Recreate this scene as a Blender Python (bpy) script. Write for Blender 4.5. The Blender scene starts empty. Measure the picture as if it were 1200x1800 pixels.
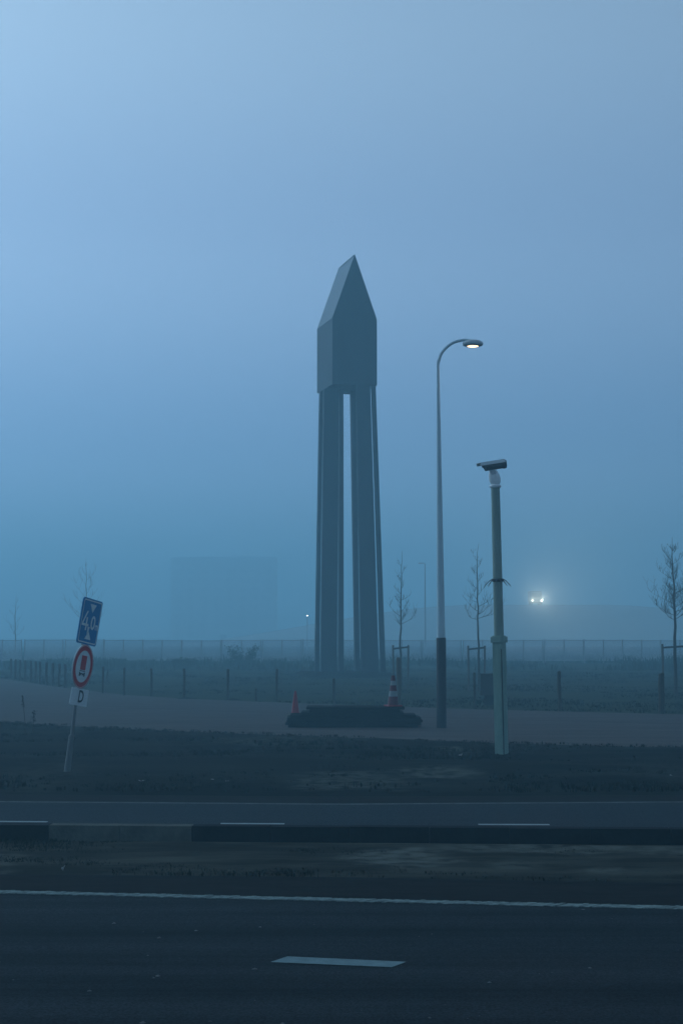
import bpy, bmesh, math, random
from mathutils import Vector, Matrix, noise

R = math.radians
sc = bpy.context.scene
C = sc.collection

# ------------------------------------------------------------------ camera
CAM_H = 2.5
FPX = 3000.0                       # focal length in pixels of the 1200 x 1800 frame
TILT = math.atan(215.0 / FPX)
cam_d = bpy.data.cameras.new('camera')
cam_d.sensor_fit = 'VERTICAL'; cam_d.sensor_height = 36.0; cam_d.lens = 36.0 * FPX / 1800.0
cam_d.clip_start = 0.1; cam_d.clip_end = 6000.0
cam = bpy.data.objects.new('camera', cam_d); C.objects.link(cam)
cam.location = (0, 0, CAM_H); cam.rotation_euler = (R(90) + TILT, 0, 0)
sc.camera = cam

# ------------------------------------------------------------------ sky, sun, exposure
SUN_AZ, SUN_EL = R(-56), R(27)     # azimuth measured from +Y towards +X
world = bpy.data.worlds.new('World'); sc.world = world; world.use_nodes = True
wn = world.node_tree.nodes; wl = world.node_tree.links; wn.clear()
sky = wn.new('ShaderNodeTexSky'); sky.sky_type = 'NISHITA'; sky.sun_disc = False
sky.sun_elevation = SUN_EL; sky.sun_rotation = SUN_AZ
sky.air_density = 1.0; sky.dust_density = 1.5; sky.ozone_density = 3.0
wbw = wn.new('ShaderNodeRGBToBW')
wb = wn.new('ShaderNodeMix'); wb.data_type = 'RGBA'; wb.inputs[0].default_value = 0.75      # the fog takes most of the clear sky's hue away
wl.new(sky.outputs[0], wbw.inputs[0])
bg = wn.new('ShaderNodeBackground'); bg.inputs['Strength'].default_value = 0.15
wo = wn.new('ShaderNodeOutputWorld')
# cold white balance; a fog-laden sky is darker towards the horizon than a clear one
wtc = wn.new('ShaderNodeTexCoord'); wsx = wn.new('ShaderNodeSeparateXYZ'); wmr = wn.new('ShaderNodeValToRGB')
wmr.color_ramp.interpolation = 'EASE'
for i_, (p_, c_) in enumerate(((0.0, (0.115, 0.28, 0.47)), (0.10, (0.285, 0.47, 0.765)), (0.225, (0.495, 0.72, 1.0)), (0.36, (0.705, 0.985, 1.22)))):
    e_ = wmr.color_ramp.elements[i_] if i_ < 2 else wmr.color_ramp.elements.new(p_)
    e_.position = p_; e_.color = (*c_, 1)
wcb = wn.new('ShaderNodeMix'); wcb.data_type = 'RGBA'; wcb.blend_type = 'MULTIPLY'; wcb.inputs[0].default_value = 1.0
wl.new(wtc.outputs['Generated'], wsx.inputs[0]); wl.new(wsx.outputs[2], wmr.inputs[0])
wl.new(sky.outputs[0], wb.inputs[6]); wl.new(wbw.outputs[0], wb.inputs[7]); wl.new(wb.outputs[2], wcb.inputs[6]); wl.new(wmr.outputs[0], wcb.inputs[7]); wl.new(wcb.outputs[2], bg.inputs['Color']); wl.new(bg.outputs[0], wo.inputs[0])

sun_d = bpy.data.lights.new('sun', 'SUN'); sun_d.energy = 0.3; sun_d.angle = R(25); sun_d.color = (0.36, 0.70, 1.0)
sun = bpy.data.objects.new('sun', sun_d); C.objects.link(sun)
_sd = Vector((math.sin(SUN_AZ) * math.cos(SUN_EL), math.cos(SUN_AZ) * math.cos(SUN_EL), math.sin(SUN_EL)))
sun.rotation_euler = _sd.to_track_quat('Z', 'Y').to_euler()
sun.location = _sd * 200

sc.view_settings.view_transform = 'Standard'; sc.view_settings.look = 'None'
sc.view_settings.exposure = 0.18; sc.view_settings.gamma = 1.0
sc.view_settings.use_curve_mapping = False
sc.render.engine = 'CYCLES'
cy = sc.cycles
cy.use_denoising = True
cy.max_bounces = 8; cy.diffuse_bounces = 3; cy.glossy_bounces = 3; cy.volume_bounces = 5
cy.transparent_max_bounces = 8
cy.use_adaptive_sampling = False

# ------------------------------------------------------------------ helpers
def ray(px, py):
    cx, cyy = (px - 600.0) / FPX, (900.0 - py) / FPX
    return Vector((cx, math.cos(TILT) - cyy * math.sin(TILT), math.sin(TILT) + cyy * math.cos(TILT)))
def P(px, py, D):                  # the world point at distance D (along +Y)
    d = ray(px, py); return Vector((0, 0, CAM_H)) + d * (D / d.y)
def G(px, py, z=0.0):              # the world point on the ground
    d = ray(px, py); return Vector((0, 0, CAM_H)) + d * ((z - CAM_H) / d.z)

def tag(o, label=None, cat=None, group=None, kind=None):
    if label: o['label'] = label
    if cat: o['category'] = cat
    if group: o['group'] = group
    if kind: o['kind'] = kind
    return o
def empty(name, loc, rz=0.0):
    o = bpy.data.objects.new(name, None); C.objects.link(o)
    o.location = loc; o.rotation_euler = (0, 0, rz); o.empty_display_size = 0.2
    return o
def link_mesh(name, me, mat, parent=None):
    o = bpy.data.objects.new(name, me); C.objects.link(o)
    if mat is not None and len(me.materials) == 0: me.materials.append(mat)
    if parent is not None: o.parent = parent
    return o
def copy_tree(o, parent=None):
    c = o.copy(); C.objects.link(c); c.parent = parent
    for ch in list(o.children): copy_tree(ch, c)
    return c

class MB:
    def __init__(s): s.v = []; s.f = []; s.sm = []
    def add(s, vs, fs, smooth=False):
        b = len(s.v); s.v += [tuple(v) for v in vs]
        s.f += [tuple(b + i for i in f) for f in fs]; s.sm += [smooth] * len(fs)
        return s
    def box(s, c, d, m=None):
        c = Vector(c); x, y, z = d[0] / 2, d[1] / 2, d[2] / 2
        vs = [Vector((a * x, b * y, e * z)) for e in (-1, 1) for a, b in ((-1, -1), (1, -1), (1, 1), (-1, 1))]
        if m is not None: vs = [m @ v for v in vs]
        s.add([v + c for v in vs], [(3, 2, 1, 0), (4, 5, 6, 7), (0, 1, 5, 4), (1, 2, 6, 5), (2, 3, 7, 6), (3, 0, 4, 7)])
        return s
    def hexa(s, b, t):             # bottom quad, top quad (counter-clockwise seen from above)
        s.add(list(b) + list(t), [(3, 2, 1, 0), (4, 5, 6, 7), (0, 1, 5, 4), (1, 2, 6, 5), (2, 3, 7, 6), (3, 0, 4, 7)]); return s
    def tube(s, pts, rads, n=8, cap=True, smooth=True):
        pts = [Vector(p) for p in pts]; rings = []; ref = None
        for i, p in enumerate(pts):
            t = (pts[min(i + 1, len(pts) - 1)] - pts[max(i - 1, 0)])
            if t.length < 1e-9: t = Vector((0, 0, 1))
            t.normalize()
            if ref is None: ref = Vector((1, 0, 0)) if abs(t.x) < 0.8 else Vector((0, 1, 0))
            u = (ref - t * ref.dot(t)).normalized(); w = t.cross(u); ref = u
            r = rads[i] if isinstance(rads, (list, tuple)) else rads
            rings.append([p + (u * math.cos(2 * math.pi * k / n) + w * math.sin(2 * math.pi * k / n)) * r for k in range(n)])
        vs = [v for rg in rings for v in rg]; fs = []
        for i in range(len(pts) - 1):
            for k in range(n):
                a, b = i * n + k, i * n + (k + 1) % n
                fs.append((a, b, b + n, a + n))
        s.add(vs, fs, smooth)
        if cap:
            s.add(rings[0][::-1], [tuple(range(n))]); s.add(rings[-1], [tuple(range(n))])
        return s
    def lathe(s, prof, n=20, o=(0, 0, 0), smooth=True):
        o = Vector(o); vs = []; fs = []
        for r, z in prof:
            vs += [o + Vector((r * math.cos(2 * math.pi * k / n), r * math.sin(2 * math.pi * k / n), z)) for k in range(n)]
        for i in range(len(prof) - 1):
            for k in range(n):
                a, b = i * n + k, i * n + (k + 1) % n
                fs.append((a, b, b + n, a + n))
        s.add(vs, fs, smooth)
        s.add([v for v in vs[:n]][::-1], [tuple(range(n))]); s.add(vs[-n:], [tuple(range(n))])
        return s
    def prism(s, poly, m, t):      # poly: 2-D outline in the local XZ plane, front at y=0, back at y=t, placed with matrix m
        n = len(poly)
        vs = [m @ Vector((x, 0, z)) for x, z in poly] + [m @ Vector((x, t, z)) for x, z in poly]
        fs = [tuple(range(n)), tuple(range(2 * n - 1, n - 1, -1))] + [(i, i + n, (i + 1) % n + n, (i + 1) % n) for i in range(n)]
        s.add(vs, fs); return s
    def build(s, name, mat, parent=None, bevel=0.0, origin=None):
        me = bpy.data.meshes.new(name)
        if origin is not None:
            o0 = Vector(origin); vs = [tuple(Vector(v) - o0) for v in s.v]
        else: vs = s.v
        me.from_pydata(vs, [], s.f)
        me.polygons.foreach_set('use_smooth', s.sm); me.update()
        o = link_mesh(name, me, mat, parent)
        if origin is not None: o.location = origin
        if bevel > 0:
            bm = bmesh.new(); bm.from_mesh(me)
            bmesh.ops.bevel(bm, geom=[e for e in bm.edges if e.is_manifold and e.calc_face_angle(0) > 0.6], offset=bevel, segments=2, affect='EDGES', profile=0.6)
            bm.to_mesh(me); bm.free()
        return o

# ------------------------------------------------------------------ materials
def mat(name, col, rough=0.8, col2=None, scale=6.0, detail=6.0, bump=0.0, bscale=None, spec=0.3, metal=0.0, stretch=None, lo=0.35, hi=0.65, emit=None, coords='Object'):
    m = bpy.data.materials.new(name); m.use_nodes = True
    nt = m.node_tree; b = nt.nodes['Principled BSDF']
    b.inputs['Base Color'].default_value = (*col, 1); b.inputs['Roughness'].default_value = rough
    b.inputs['Specular IOR Level'].default_value = spec; b.inputs['Metallic'].default_value = metal
    if col2 is not None or bump > 0:
        tc = nt.nodes.new('ShaderNodeTexCoord'); mp = nt.nodes.new('ShaderNodeMapping')
        if stretch: mp.inputs['Scale'].default_value = stretch
        nt.links.new(tc.outputs[coords], mp.inputs[0])
    if col2 is not None:
        nz = nt.nodes.new('ShaderNodeTexNoise'); nz.inputs['Scale'].default_value = scale; nz.inputs['Detail'].default_value = detail
        nz.inputs['Roughness'].default_value = 0.65
        cr = nt.nodes.new('ShaderNodeValToRGB'); cr.color_ramp.elements[0].position = lo; cr.color_ramp.elements[1].position = hi
        cr.color_ramp.elements[0].color = (*col, 1); cr.color_ramp.elements[1].color = (*col2, 1)
        nt.links.new(mp.outputs[0], nz.inputs['Vector']); nt.links.new(nz.outputs[0], cr.inputs[0]); nt.links.new(cr.outputs[0], b.inputs['Base Color'])
    if bump > 0:
        bz = nt.nodes.new('ShaderNodeTexNoise'); bz.inputs['Scale'].default_value = bscale or scale * 5; bz.inputs['Detail'].default_value = 4
        bp = nt.nodes.new('ShaderNodeBump'); bp.inputs['Strength'].default_value = bump; bp.inputs['Distance'].default_value = 0.02
        nt.links.new(mp.outputs[0], bz.inputs['Vector']); nt.links.new(bz.outputs[0], bp.inputs['Height']); nt.links.new(bp.outputs[0], b.inputs['Normal'])
    if emit:
        b.inputs['Emission Color'].default_value = (*emit[0], 1); b.inputs['Emission Strength'].default_value = emit[1]
    return m

def asphalt(name, a, bcol, fleck):
    m = mat(name, a, 0.75, bcol, 0.9, 8, 0.5, 60, spec=0.02, stretch=(0.07, 1.5, 1), lo=0.32, hi=0.68)
    nt = m.node_tree; b = nt.nodes['Principled BSDF']
    src = b.inputs['Base Color'].links[0].from_socket
    tc = nt.nodes.new('ShaderNodeTexCoord')
    # fine aggregate
    ag = nt.nodes.new('ShaderNodeTexNoise'); ag.inputs['Scale'].default_value = 55; ag.inputs['Detail'].default_value = 3
    r1 = nt.nodes.new('ShaderNodeMapRange'); r1.inputs[1].default_value = 0.35; r1.inputs[2].default_value = 0.7; r1.inputs[3].default_value = 0.45; r1.inputs[4].default_value = 1.75
    mx = nt.nodes.new('ShaderNodeMix'); mx.data_type = 'RGBA'; mx.blend_type = 'MULTIPLY'; mx.inputs[0].default_value = 1.0
    nt.links.new(tc.outputs['Object'], ag.inputs['Vector']); nt.links.new(ag.outputs[0], r1.inputs[0])
    nt.links.new(src, mx.inputs[6]); nt.links.new(r1.outputs[0], mx.inputs[7])
    # pale grit lying on the surface
    vo = nt.nodes.new('ShaderNodeTexVoronoi'); vo.inputs['Scale'].default_value = 2.6
    r2 = nt.nodes.new('ShaderNodeMapRange'); r2.inputs[1].default_value = 0.06; r2.inputs[2].default_value = 0.045; r2.inputs[3].default_value = 0; r2.inputs[4].default_value = 1
    wn_ = nt.nodes.new('ShaderNodeTexWhiteNoise'); gt = nt.nodes.new('ShaderNodeMath'); gt.operation = 'GREATER_THAN'; gt.inputs[1].default_value = 0.72
    ml = nt.nodes.new('ShaderNodeMath'); ml.operation = 'MULTIPLY'
    nt.links.new(tc.outputs['Object'], vo.inputs['Vector']); nt.links.new(vo.outputs['Distance'], r2.inputs[0])
    nt.links.new(vo.outputs['Position'], wn_.inputs['Vector']); nt.links.new(wn_.outputs['Value'], gt.inputs[0])
    nt.links.new(r2.outputs[0], ml.inputs[0]); nt.links.new(gt.outputs[0], ml.inputs[1])
    m2 = nt.nodes.new('ShaderNodeMix'); m2.data_type = 'RGBA'; m2.inputs[7].default_value = (*fleck, 1)
    nt.links.new(ml.outputs[0], m2.inputs[0]); nt.links.new(mx.outputs[2], m2.inputs[6]); nt.links.new(m2.outputs[2], b.inputs['Base Color'])
    return m

M = {}
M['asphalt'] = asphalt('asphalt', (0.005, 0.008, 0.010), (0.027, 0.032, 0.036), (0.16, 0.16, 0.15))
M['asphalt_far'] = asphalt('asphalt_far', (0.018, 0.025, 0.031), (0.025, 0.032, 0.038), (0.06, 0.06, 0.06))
M['paint'] = mat('road_paint', (0.18, 0.26, 0.27), 0.8, (0.135, 0.20, 0.21), 9, 8, 0.3, 60, spec=0.02)
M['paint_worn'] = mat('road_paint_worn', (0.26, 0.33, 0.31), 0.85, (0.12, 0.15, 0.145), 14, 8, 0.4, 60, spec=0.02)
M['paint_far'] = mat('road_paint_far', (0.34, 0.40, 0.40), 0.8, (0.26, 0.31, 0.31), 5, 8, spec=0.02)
M['grit'] = mat('grit', (0.16, 0.17, 0.165), 0.9, (0.08, 0.08, 0.075), 1.2, 3, spec=0.05)
M['paint_old'] = mat('road_paint_old', (0.15, 0.17, 0.165), 0.85, (0.075, 0.085, 0.08), 5, 8, 0.3, 60, spec=0.02)
M['gutter'] = mat('gutter', (0.011, 0.0095, 0.009), 0.9, (0.02, 0.0165, 0.0155), 3, 8, 0.6, 25, stretch=(0.5, 2, 1), spec=0.02)
M['median'] = mat('median_soil', (0.018, 0.017, 0.013), 0.95, (0.06, 0.06, 0.047), 0.8, 9, 0.9, 9, stretch=(0.45, 1.5, 1), lo=0.45, hi=0.66, spec=0.02)
M['verge'] = mat('verge_soil', (0.004, 0.0045, 0.004), 0.95, (0.022, 0.023, 0.018), 0.6, 9, 1.0, 9, stretch=(0.5, 1.2, 1), lo=0.42, hi=0.75, spec=0.02)
M['field'] = mat('field_grass', (0.014, 0.022, 0.012), 0.95, (0.03, 0.036, 0.018), 0.25, 9, 1.0, 5, spec=0.02)
M['sand'] = mat('dry_sand', (0.31, 0.34, 0.33), 0.95, (0.38, 0.40, 0.39), 0.1, 6, spec=0.02)
M['path'] = mat('brick_path', (0.062, 0.052, 0.049), 0.85, (0.092, 0.078, 0.073), 0.7, 8, 0.4, 14, stretch=(0.4, 1.6, 1), spec=0.02)
M['edging'] = mat('path_edging', (0.045, 0.035, 0.032), 0.9, (0.07, 0.055, 0.05), 2, 6, spec=0.02)
M['block_dark'] = mat('block_black_paint', (0.007, 0.007, 0.009), 0.8, (0.013, 0.013, 0.014), 5, 8, 0.4, 30, spec=0.02)
M['block_pale'] = mat('block_concrete', (0.075, 0.078, 0.066), 0.9, (0.12, 0.122, 0.10), 5, 8, 0.5, 30, spec=0.02)
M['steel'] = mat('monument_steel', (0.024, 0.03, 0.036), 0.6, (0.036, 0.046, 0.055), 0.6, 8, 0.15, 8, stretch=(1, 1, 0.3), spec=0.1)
M['steel_skylit'] = mat('monument_steel_skylit', (0.09, 0.125, 0.155), 0.5, (0.12, 0.16, 0.195), 0.6, 8, 0.1, 8, stretch=(1, 1, 0.3), spec=0.1)  # wall steel made lighter and bluer: the sky's reflection put into the base colour
M['galv'] = mat('galvanised', (0.42, 0.54, 0.58), 0.5, (0.5, 0.62, 0.66), 3, 8, 0.1, 30, metal=0.1, stretch=(4, 4, 0.4))
M['sleeve'] = mat('black_sleeve', (0.013, 0.013, 0.016), 0.65, (0.022, 0.022, 0.025), 4, 7)
M['lamp_grey'] = mat('lamp_grey', (0.42, 0.45, 0.47), 0.5, (0.5, 0.53, 0.55), 8, 5)
M['lamp_lens'] = mat('lamp_lens', (0.9, 0.8, 0.65), 0.4, emit=((1.0, 0.62, 0.32), 4.0))
M['pole_green'] = mat('green_pole', (0.20, 0.265, 0.225), 0.6, (0.26, 0.335, 0.285), 3, 8, 0.1, 30, stretch=(3, 3, 0.5))
M['pole_base'] = mat('pole_base_paint', (0.18, 0.28, 0.235), 0.6, (0.25, 0.36, 0.30), 4, 8, 0.15, 30, stretch=(2, 2, 0.6))
M['cam_white'] = mat('camera_white', (0.72, 0.75, 0.75), 0.5, (0.82, 0.84, 0.84), 8, 5)
M['cam_dark'] = mat('camera_dark', (0.03, 0.03, 0.033), 0.45, (0.045, 0.045, 0.048), 8, 5)
M['glass'] = mat('dark_glass', (0.01, 0.01, 0.012), 0.08, spec=0.6)
M['sign_blue'] = mat('sign_blue', (0.003, 0.19, 0.44), 0.5, (0.004, 0.21, 0.48), 6, 5)
M['sign_white'] = mat('sign_white', (0.66, 0.70, 0.70), 0.5, (0.74, 0.78, 0.78), 6, 5)
M['sign_red'] = mat('sign_red', (0.48, 0.022, 0.035), 0.5, (0.54, 0.03, 0.04), 6, 5)
M['sign_black'] = mat('sign_black', (0.012, 0.012, 0.014), 0.5)
M['sign_back'] = mat('sign_back', (0.3, 0.31, 0.32), 0.5)
M['post_grey'] = mat('sign_post_grey', (0.15, 0.155, 0.155), 0.55, (0.22, 0.225, 0.225), 5, 7, stretch=(3, 3, 0.6))
M['post_grey_low'] = mat('sign_post_lower', (0.17, 0.18, 0.18), 0.6, (0.12, 0.13, 0.13), 5, 7, stretch=(3, 3, 0.6))
M['wood'] = mat('weathered_wood', (0.035, 0.030, 0.022), 0.9, (0.065, 0.055, 0.042), 5, 8, 0.5, 18, stretch=(4, 4, 0.4))
M['wood_pale'] = mat('stake_wood', (0.085, 0.072, 0.055), 0.9, (0.13, 0.112, 0.088), 5, 8, 0.5, 18, stretch=(4, 4, 0.4))
M['strap'] = mat('rubber_strap', (0.05, 0.05, 0.045), 0.8)
M['bark'] = mat('bark', (0.045, 0.04, 0.032), 0.95, (0.075, 0.068, 0.055), 9, 8, 0.6, 30)
M['twig'] = mat('twig', (0.04, 0.034, 0.028), 0.95)
M['mat_black'] = mat('mat_rubber', (0.005, 0.005, 0.006), 0.95, (0.011, 0.011, 0.011), 4, 8, 0.5, 20, spec=0.02)
M['cone_red'] = mat('cone_red', (0.34, 0.02, 0.03), 0.6, (0.27, 0.017, 0.024), 5, 7)
M['cone_dark_red'] = mat('cone_dark_red', (0.15, 0.01, 0.015), 0.6, (0.10, 0.009, 0.012), 6, 8)
M['cone_white'] = mat('cone_white', (0.19, 0.21, 0.21), 0.6, (0.27, 0.29, 0.29), 8, 8)
M['cabinet'] = mat('cabinet_grey', (0.04, 0.035, 0.033), 0.7, (0.06, 0.053, 0.05), 5, 7)
M['cabinet_ped'] = mat('cabinet_plinth', (0.02, 0.02, 0.02), 0.85, (0.03, 0.03, 0.03), 5, 7)
M['facade'] = mat('facade_render', (0.66, 0.67, 0.66), 0.9, (0.72, 0.73, 0.72), 0.2, 5, spec=0.05)
M['pane_far'] = mat('fog_paled_pane', (0.5, 0.52, 0.52), 0.5, (0.55, 0.57, 0.57), 0.3, 3)  # glass paled: haze put into the colour so the windows barely show
M['fence_metal'] = mat('fence_metal', (0.26, 0.28, 0.28), 0.6, (0.32, 0.34, 0.34), 6, 5)
M['mesh_pale'] = mat('galvanised_mesh', (0.5, 0.53, 0.54), 0.6, (0.62, 0.65, 0.66), 0.8, 5, spec=0.1)
M['concrete'] = mat('concrete', (0.16, 0.155, 0.145), 0.9, (0.24, 0.235, 0.22), 3, 8, 0.4, 20)
M['grass_dark'] = mat('grass_dark', (0.005, 0.007, 0.004), 0.95, (0.011, 0.014, 0.008), 0.5, 4, spec=0.02)
M['grass_dry'] = mat('grass_dry', (0.022, 0.022, 0.017), 0.95, (0.045, 0.045, 0.035), 0.6, 4, spec=0.02)
M['leaf'] = mat('shrub_leaf', (0.018, 0.03, 0.015), 0.9, (0.032, 0.042, 0.02), 0.8, 4, spec=0.02)
M['litter'] = mat('litter_paper', (0.28, 0.29, 0.28), 0.8, (0.4, 0.41, 0.4), 20, 4)
M['car_paint'] = mat('lorry_paint', (0.16, 0.17, 0.18), 0.5, (0.2, 0.21, 0.22), 2, 5, spec=0.2)
M['tyre'] = mat('tyre', (0.015, 0.015, 0.015), 0.85)
M['headlight'] = mat('headlight_lens', (0.9, 0.9, 0.9), 0.2, emit=((1.0, 0.95, 0.86), 16.0))
M['far_lamp'] = mat('far_lamp_lens', (0.9, 0.9, 0.9), 0.3, emit=((1.0, 0.97, 0.9), 9.0))

# ------------------------------------------------------------------ ground, roads, verges
def sheet(name, pts, z, m, kind='structure', parent=None):
    o = MB().add([(p[0], p[1], z) for p in pts], [tuple(range(len(pts)))]).build(name, m, parent)
    if kind: o['kind'] = kind
    return o
sheet('ground', [(-1400, -250), (1400, -250), (1400, 1400), (-1400, 1400)], 0.0, M['field'])

def curve(pts):                    # quadratic-ish interpolation through picture points, extended straight on both sides
    w = [G(*p) for p in pts]; w = [Vector((p.x, p.y)) for p in w]
    a = w[0] + (w[0] - w[1]).normalized() * 140; b = w[-1] + (w[-1] - w[-2]).normalized() * 140
    return [a] + w + [b]
def band(name, A, B, z, m, kind='structure', parent=None, zb=None):
    mb = MB(); n = len(A)
    vs = [(p.x, p.y, z) for p in A] + [(p.x, p.y, z if zb is None else zb) for p in B]
    mb.add(vs, [(i, i + 1, n + i + 1, n + i) for i in range(n - 1)])
    o = mb.build(name, m, parent)
    if kind: o['kind'] = kind
    return o
def offs(L, d):                    # a polyline moved along the picture's depth
    return [Vector((p.x, p.y + d)) for p in L]
def at_x(L, x):
    for a, b in zip(L, L[1:]):
        if a.x <= x <= b.x:
            return a.y + (b.y - a.y) * (x - a.x) / (b.x - a.x)
    return L[-1].y

# lines (left to right) that the eye can follow across the picture
near_edge = curve([(0, 1566), (600, 1580), (1200, 1594)])           # far border of the near carriageway
gutter_far = curve([(0, 1541), (600, 1546), (1200, 1557)])
bar_base = curve([(0, 1480), (340, 1482), (1200, 1488)])            # foot of the kerb blocks
far_near = curve([(0, 1451), (600, 1456), (1200, 1457)])            # near border of the far carriageway
far_far = curve([(0, 1409), (600, 1413.5), (1200, 1409.5)])
verge_near = curve([(0, 1398), (600, 1402), (1200, 1399)])
path_near = curve([(0, 1270), (150, 1279), (400, 1290), (700, 1301), (900, 1308), (1200, 1316)])
path_far = curve([(0, 1193), (110, 1209), (220, 1222), (330, 1229), (500, 1236), (700, 1243), (850, 1248), (1000, 1252), (1200, 1256)])
path_mid = curve([(0, 1232), (250, 1246), (600, 1258), (900, 1266), (1200, 1274)])

near_road = band('near_road', offs(near_edge, -15.0), near_edge, 0.012, M['asphalt'])
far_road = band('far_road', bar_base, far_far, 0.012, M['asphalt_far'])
gut = band('gutter', near_edge, gutter_far, 0.016, M['gutter'])
shoulder = band('road_shoulder', far_far, verge_near, 0.010, M['gutter'])
band('gutter_joint', offs(gutter_far, -0.10), offs(gutter_far, 0.02), 0.021, M['block_dark'], None, gut)
path = band('brick_path', path_near, path_far, 0.012, M['path'])
band('edging', offs(path_mid, -0.12), offs(path_mid, 0.12), 0.020, M['edging'], None, path)

def rough(name, A, B, m, amp, z0, seed, x0, x1, nx, ny, lump=0.5, patches=()):
    """an uneven strip of soil between two lines, flat along its borders"""
    mb = MB(); vs = []; fs = []
    for i in range(nx + 1):
        x = x0 + (x1 - x0) * i / nx
        ya, yb = at_x(A, x), at_x(B, x)
        for j in range(ny + 1):
            t = j / ny; y = ya + (yb - ya) * t
            e = min(1.0, min(t, 1 - t) * 7)
            h = noise.fractal(Vector((x * lump * 0.5, y * lump, seed)), 1.0, 2.0, 5)
            vs.append((x, y, z0 + amp * e * (0.55 + 0.6 * h)))
    for i in range(nx):
        for j in range(ny):
            a = i * (ny + 1) + j; fs.append((a, a + ny + 1, a + ny + 2, a + 1))
    mb.add(vs, fs, True); o = mb.build(name, m); o['kind'] = 'structure'
    at = o.data.attributes.new('worn', 'FLOAT', 'POINT')
    for k, (x, y, z) in enumerate(vs):
        w_ = 0.0
        for cx_, cy_, rx_, ry_, s_ in patches:
            d_ = math.hypot((x - cx_) / rx_, (y - cy_) / ry_); d_ += 0.5 * noise.fractal(Vector((x * 1.1, y * 2.2, seed + 2)), 1.0, 2.0, 4)
            w_ = max(w_, s_ * max(0.0, min(1.0, (1.15 - d_) / 0.5)))
        at.data[k].value = w_
    return o
def worn_mix(m, col):             # bare pale soil where the turf has worn off
    nt = m.node_tree; b = nt.nodes['Principled BSDF']; src = b.inputs['Base Color'].links[0].from_socket
    at = nt.nodes.new('ShaderNodeAttribute'); at.attribute_name = 'worn'
    tc = nt.nodes.new('ShaderNodeTexCoord'); nz = nt.nodes.new('ShaderNodeTexNoise'); nz.inputs['Scale'].default_value = 4.5; nz.inputs['Detail'].default_value = 8
    mr = nt.nodes.new('ShaderNodeMapRange'); mr.inputs[1].default_value = 0.36; mr.inputs[2].default_value = 0.6
    ml = nt.nodes.new('ShaderNodeMath'); ml.operation = 'MULTIPLY'
    mx = nt.nodes.new('ShaderNodeMix'); mx.data_type = 'RGBA'; mx.inputs[7].default_value = (*col, 1)
    nt.links.new(tc.outputs['Object'], nz.inputs['Vector']); nt.links.new(nz.outputs[0], mr.inputs[0]); nt.links.new(mr.outputs[0], ml.inputs[0]); nt.links.new(at.outputs['Fac'], ml.inputs[1])
    nt.links.new(ml.outputs[0], mx.inputs[0]); nt.links.new(src, mx.inputs[6]); nt.links.new(mx.outputs[2], b.inputs['Base Color'])
worn_mix(M['median'], (0.10, 0.105, 0.09)); worn_mix(M['verge'], (0.075, 0.08, 0.066))
def pxpatch(x0, x1, y0, y1, s_):
    a, b, c, d = G(x0, (y0 + y1) / 2), G(x1, (y0 + y1) / 2), G((x0 + x1) / 2, y0), G((x0 + x1) / 2, y1)
    return ((a.x + b.x) / 2, (c.y + d.y) / 2, abs(b.x - a.x) / 2, max(0.3, abs(c.y - d.y) / 2), s_)
median = rough('median_ground', gutter_far, bar_base, M['median'], 0.06, 0.018, 3.1, -30, 30, 600, 40, 0.9, [pxpatch(600, 790, 1498, 1534, 1.0), pxpatch(780, 1130, 1488, 1508, 0.8), pxpatch(860, 960, 1518, 1535, 0.55), pxpatch(1030, 1100, 1533, 1544, 0.7), pxpatch(-60, 40, 1505, 1545, 0.6), pxpatch(1100, 1300, 1490, 1515, 0.7)])
verge = rough('verge_ground', verge_near, path_near, M['verge'], 0.14, 0.015, 9.7, -45, 45, 400, 60, 0.5, [pxpatch(500, 740, 1364, 1394, 0.8), pxpatch(690, 850, 1356, 1372, 1.0), pxpatch(760, 830, 1317, 1326, 0.9), pxpatch(380, 640, 1300, 1316, 0.5), pxpatch(1080, 1260, 1350, 1385, 0.25), pxpatch(0, 160, 1345, 1395, 0.25)])

# paint on the near road
def quad_px(name, corners, z, m, parent):
    pts = [G(px, py, z) for px, py in corners]
    o = MB().add(pts, [(0, 1, 2, 3)]).build(name, m, parent); return o
dash_l = [(475, 1691), (688, 1700), (714, 1690.5), (505, 1681)]
d0 = quad_px('lane_dash', dash_l, 0.017, M['paint'], near_road)
u = (G(1200, 1594) - G(0, 1566)).normalized()
L_d = (G(701, 1695) - G(490, 1686)).length
for k in (-6, -5, -4, -3, -2, -1, 1, 2, 3, 4, 5, 6):
    c = d0.copy(); C.objects.link(c); c.parent = near_road; c.location = (u.x * L_d * 4 * k, u.y * L_d * 4 * k, 0)
# ribbed edge line: slanting dabs of thermoplastic that overlap into a rope
random.seed(5)
mb = MB()
a0, b0 = G(0, 1570.5), G(1200, 1598.5)
for k in range(-260, 520):
    t = k * 0.052 / (b0 - a0).length
    p = a0 + (b0 - a0) * t + u * random.uniform(-0.008, 0.008)
    n = Vector((-u.y, u.x, 0)); w = 0.085 + random.uniform(-0.015, 0.015); sl = 0.05
    z = 0.017 + random.uniform(0, 0.004)
    q = [p - n * w - u * (0.021 + sl), p - n * w + u * (0.019 - sl), p + n * w + u * (0.019 + sl), p + n * w - u * (0.021 - sl)]
    mb.hexa([(v.x, v.y, 0.0125) for v in q], [(v.x, v.y, z) for v in q])
mb.build('edge_line', M['paint_worn'], near_road)
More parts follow.
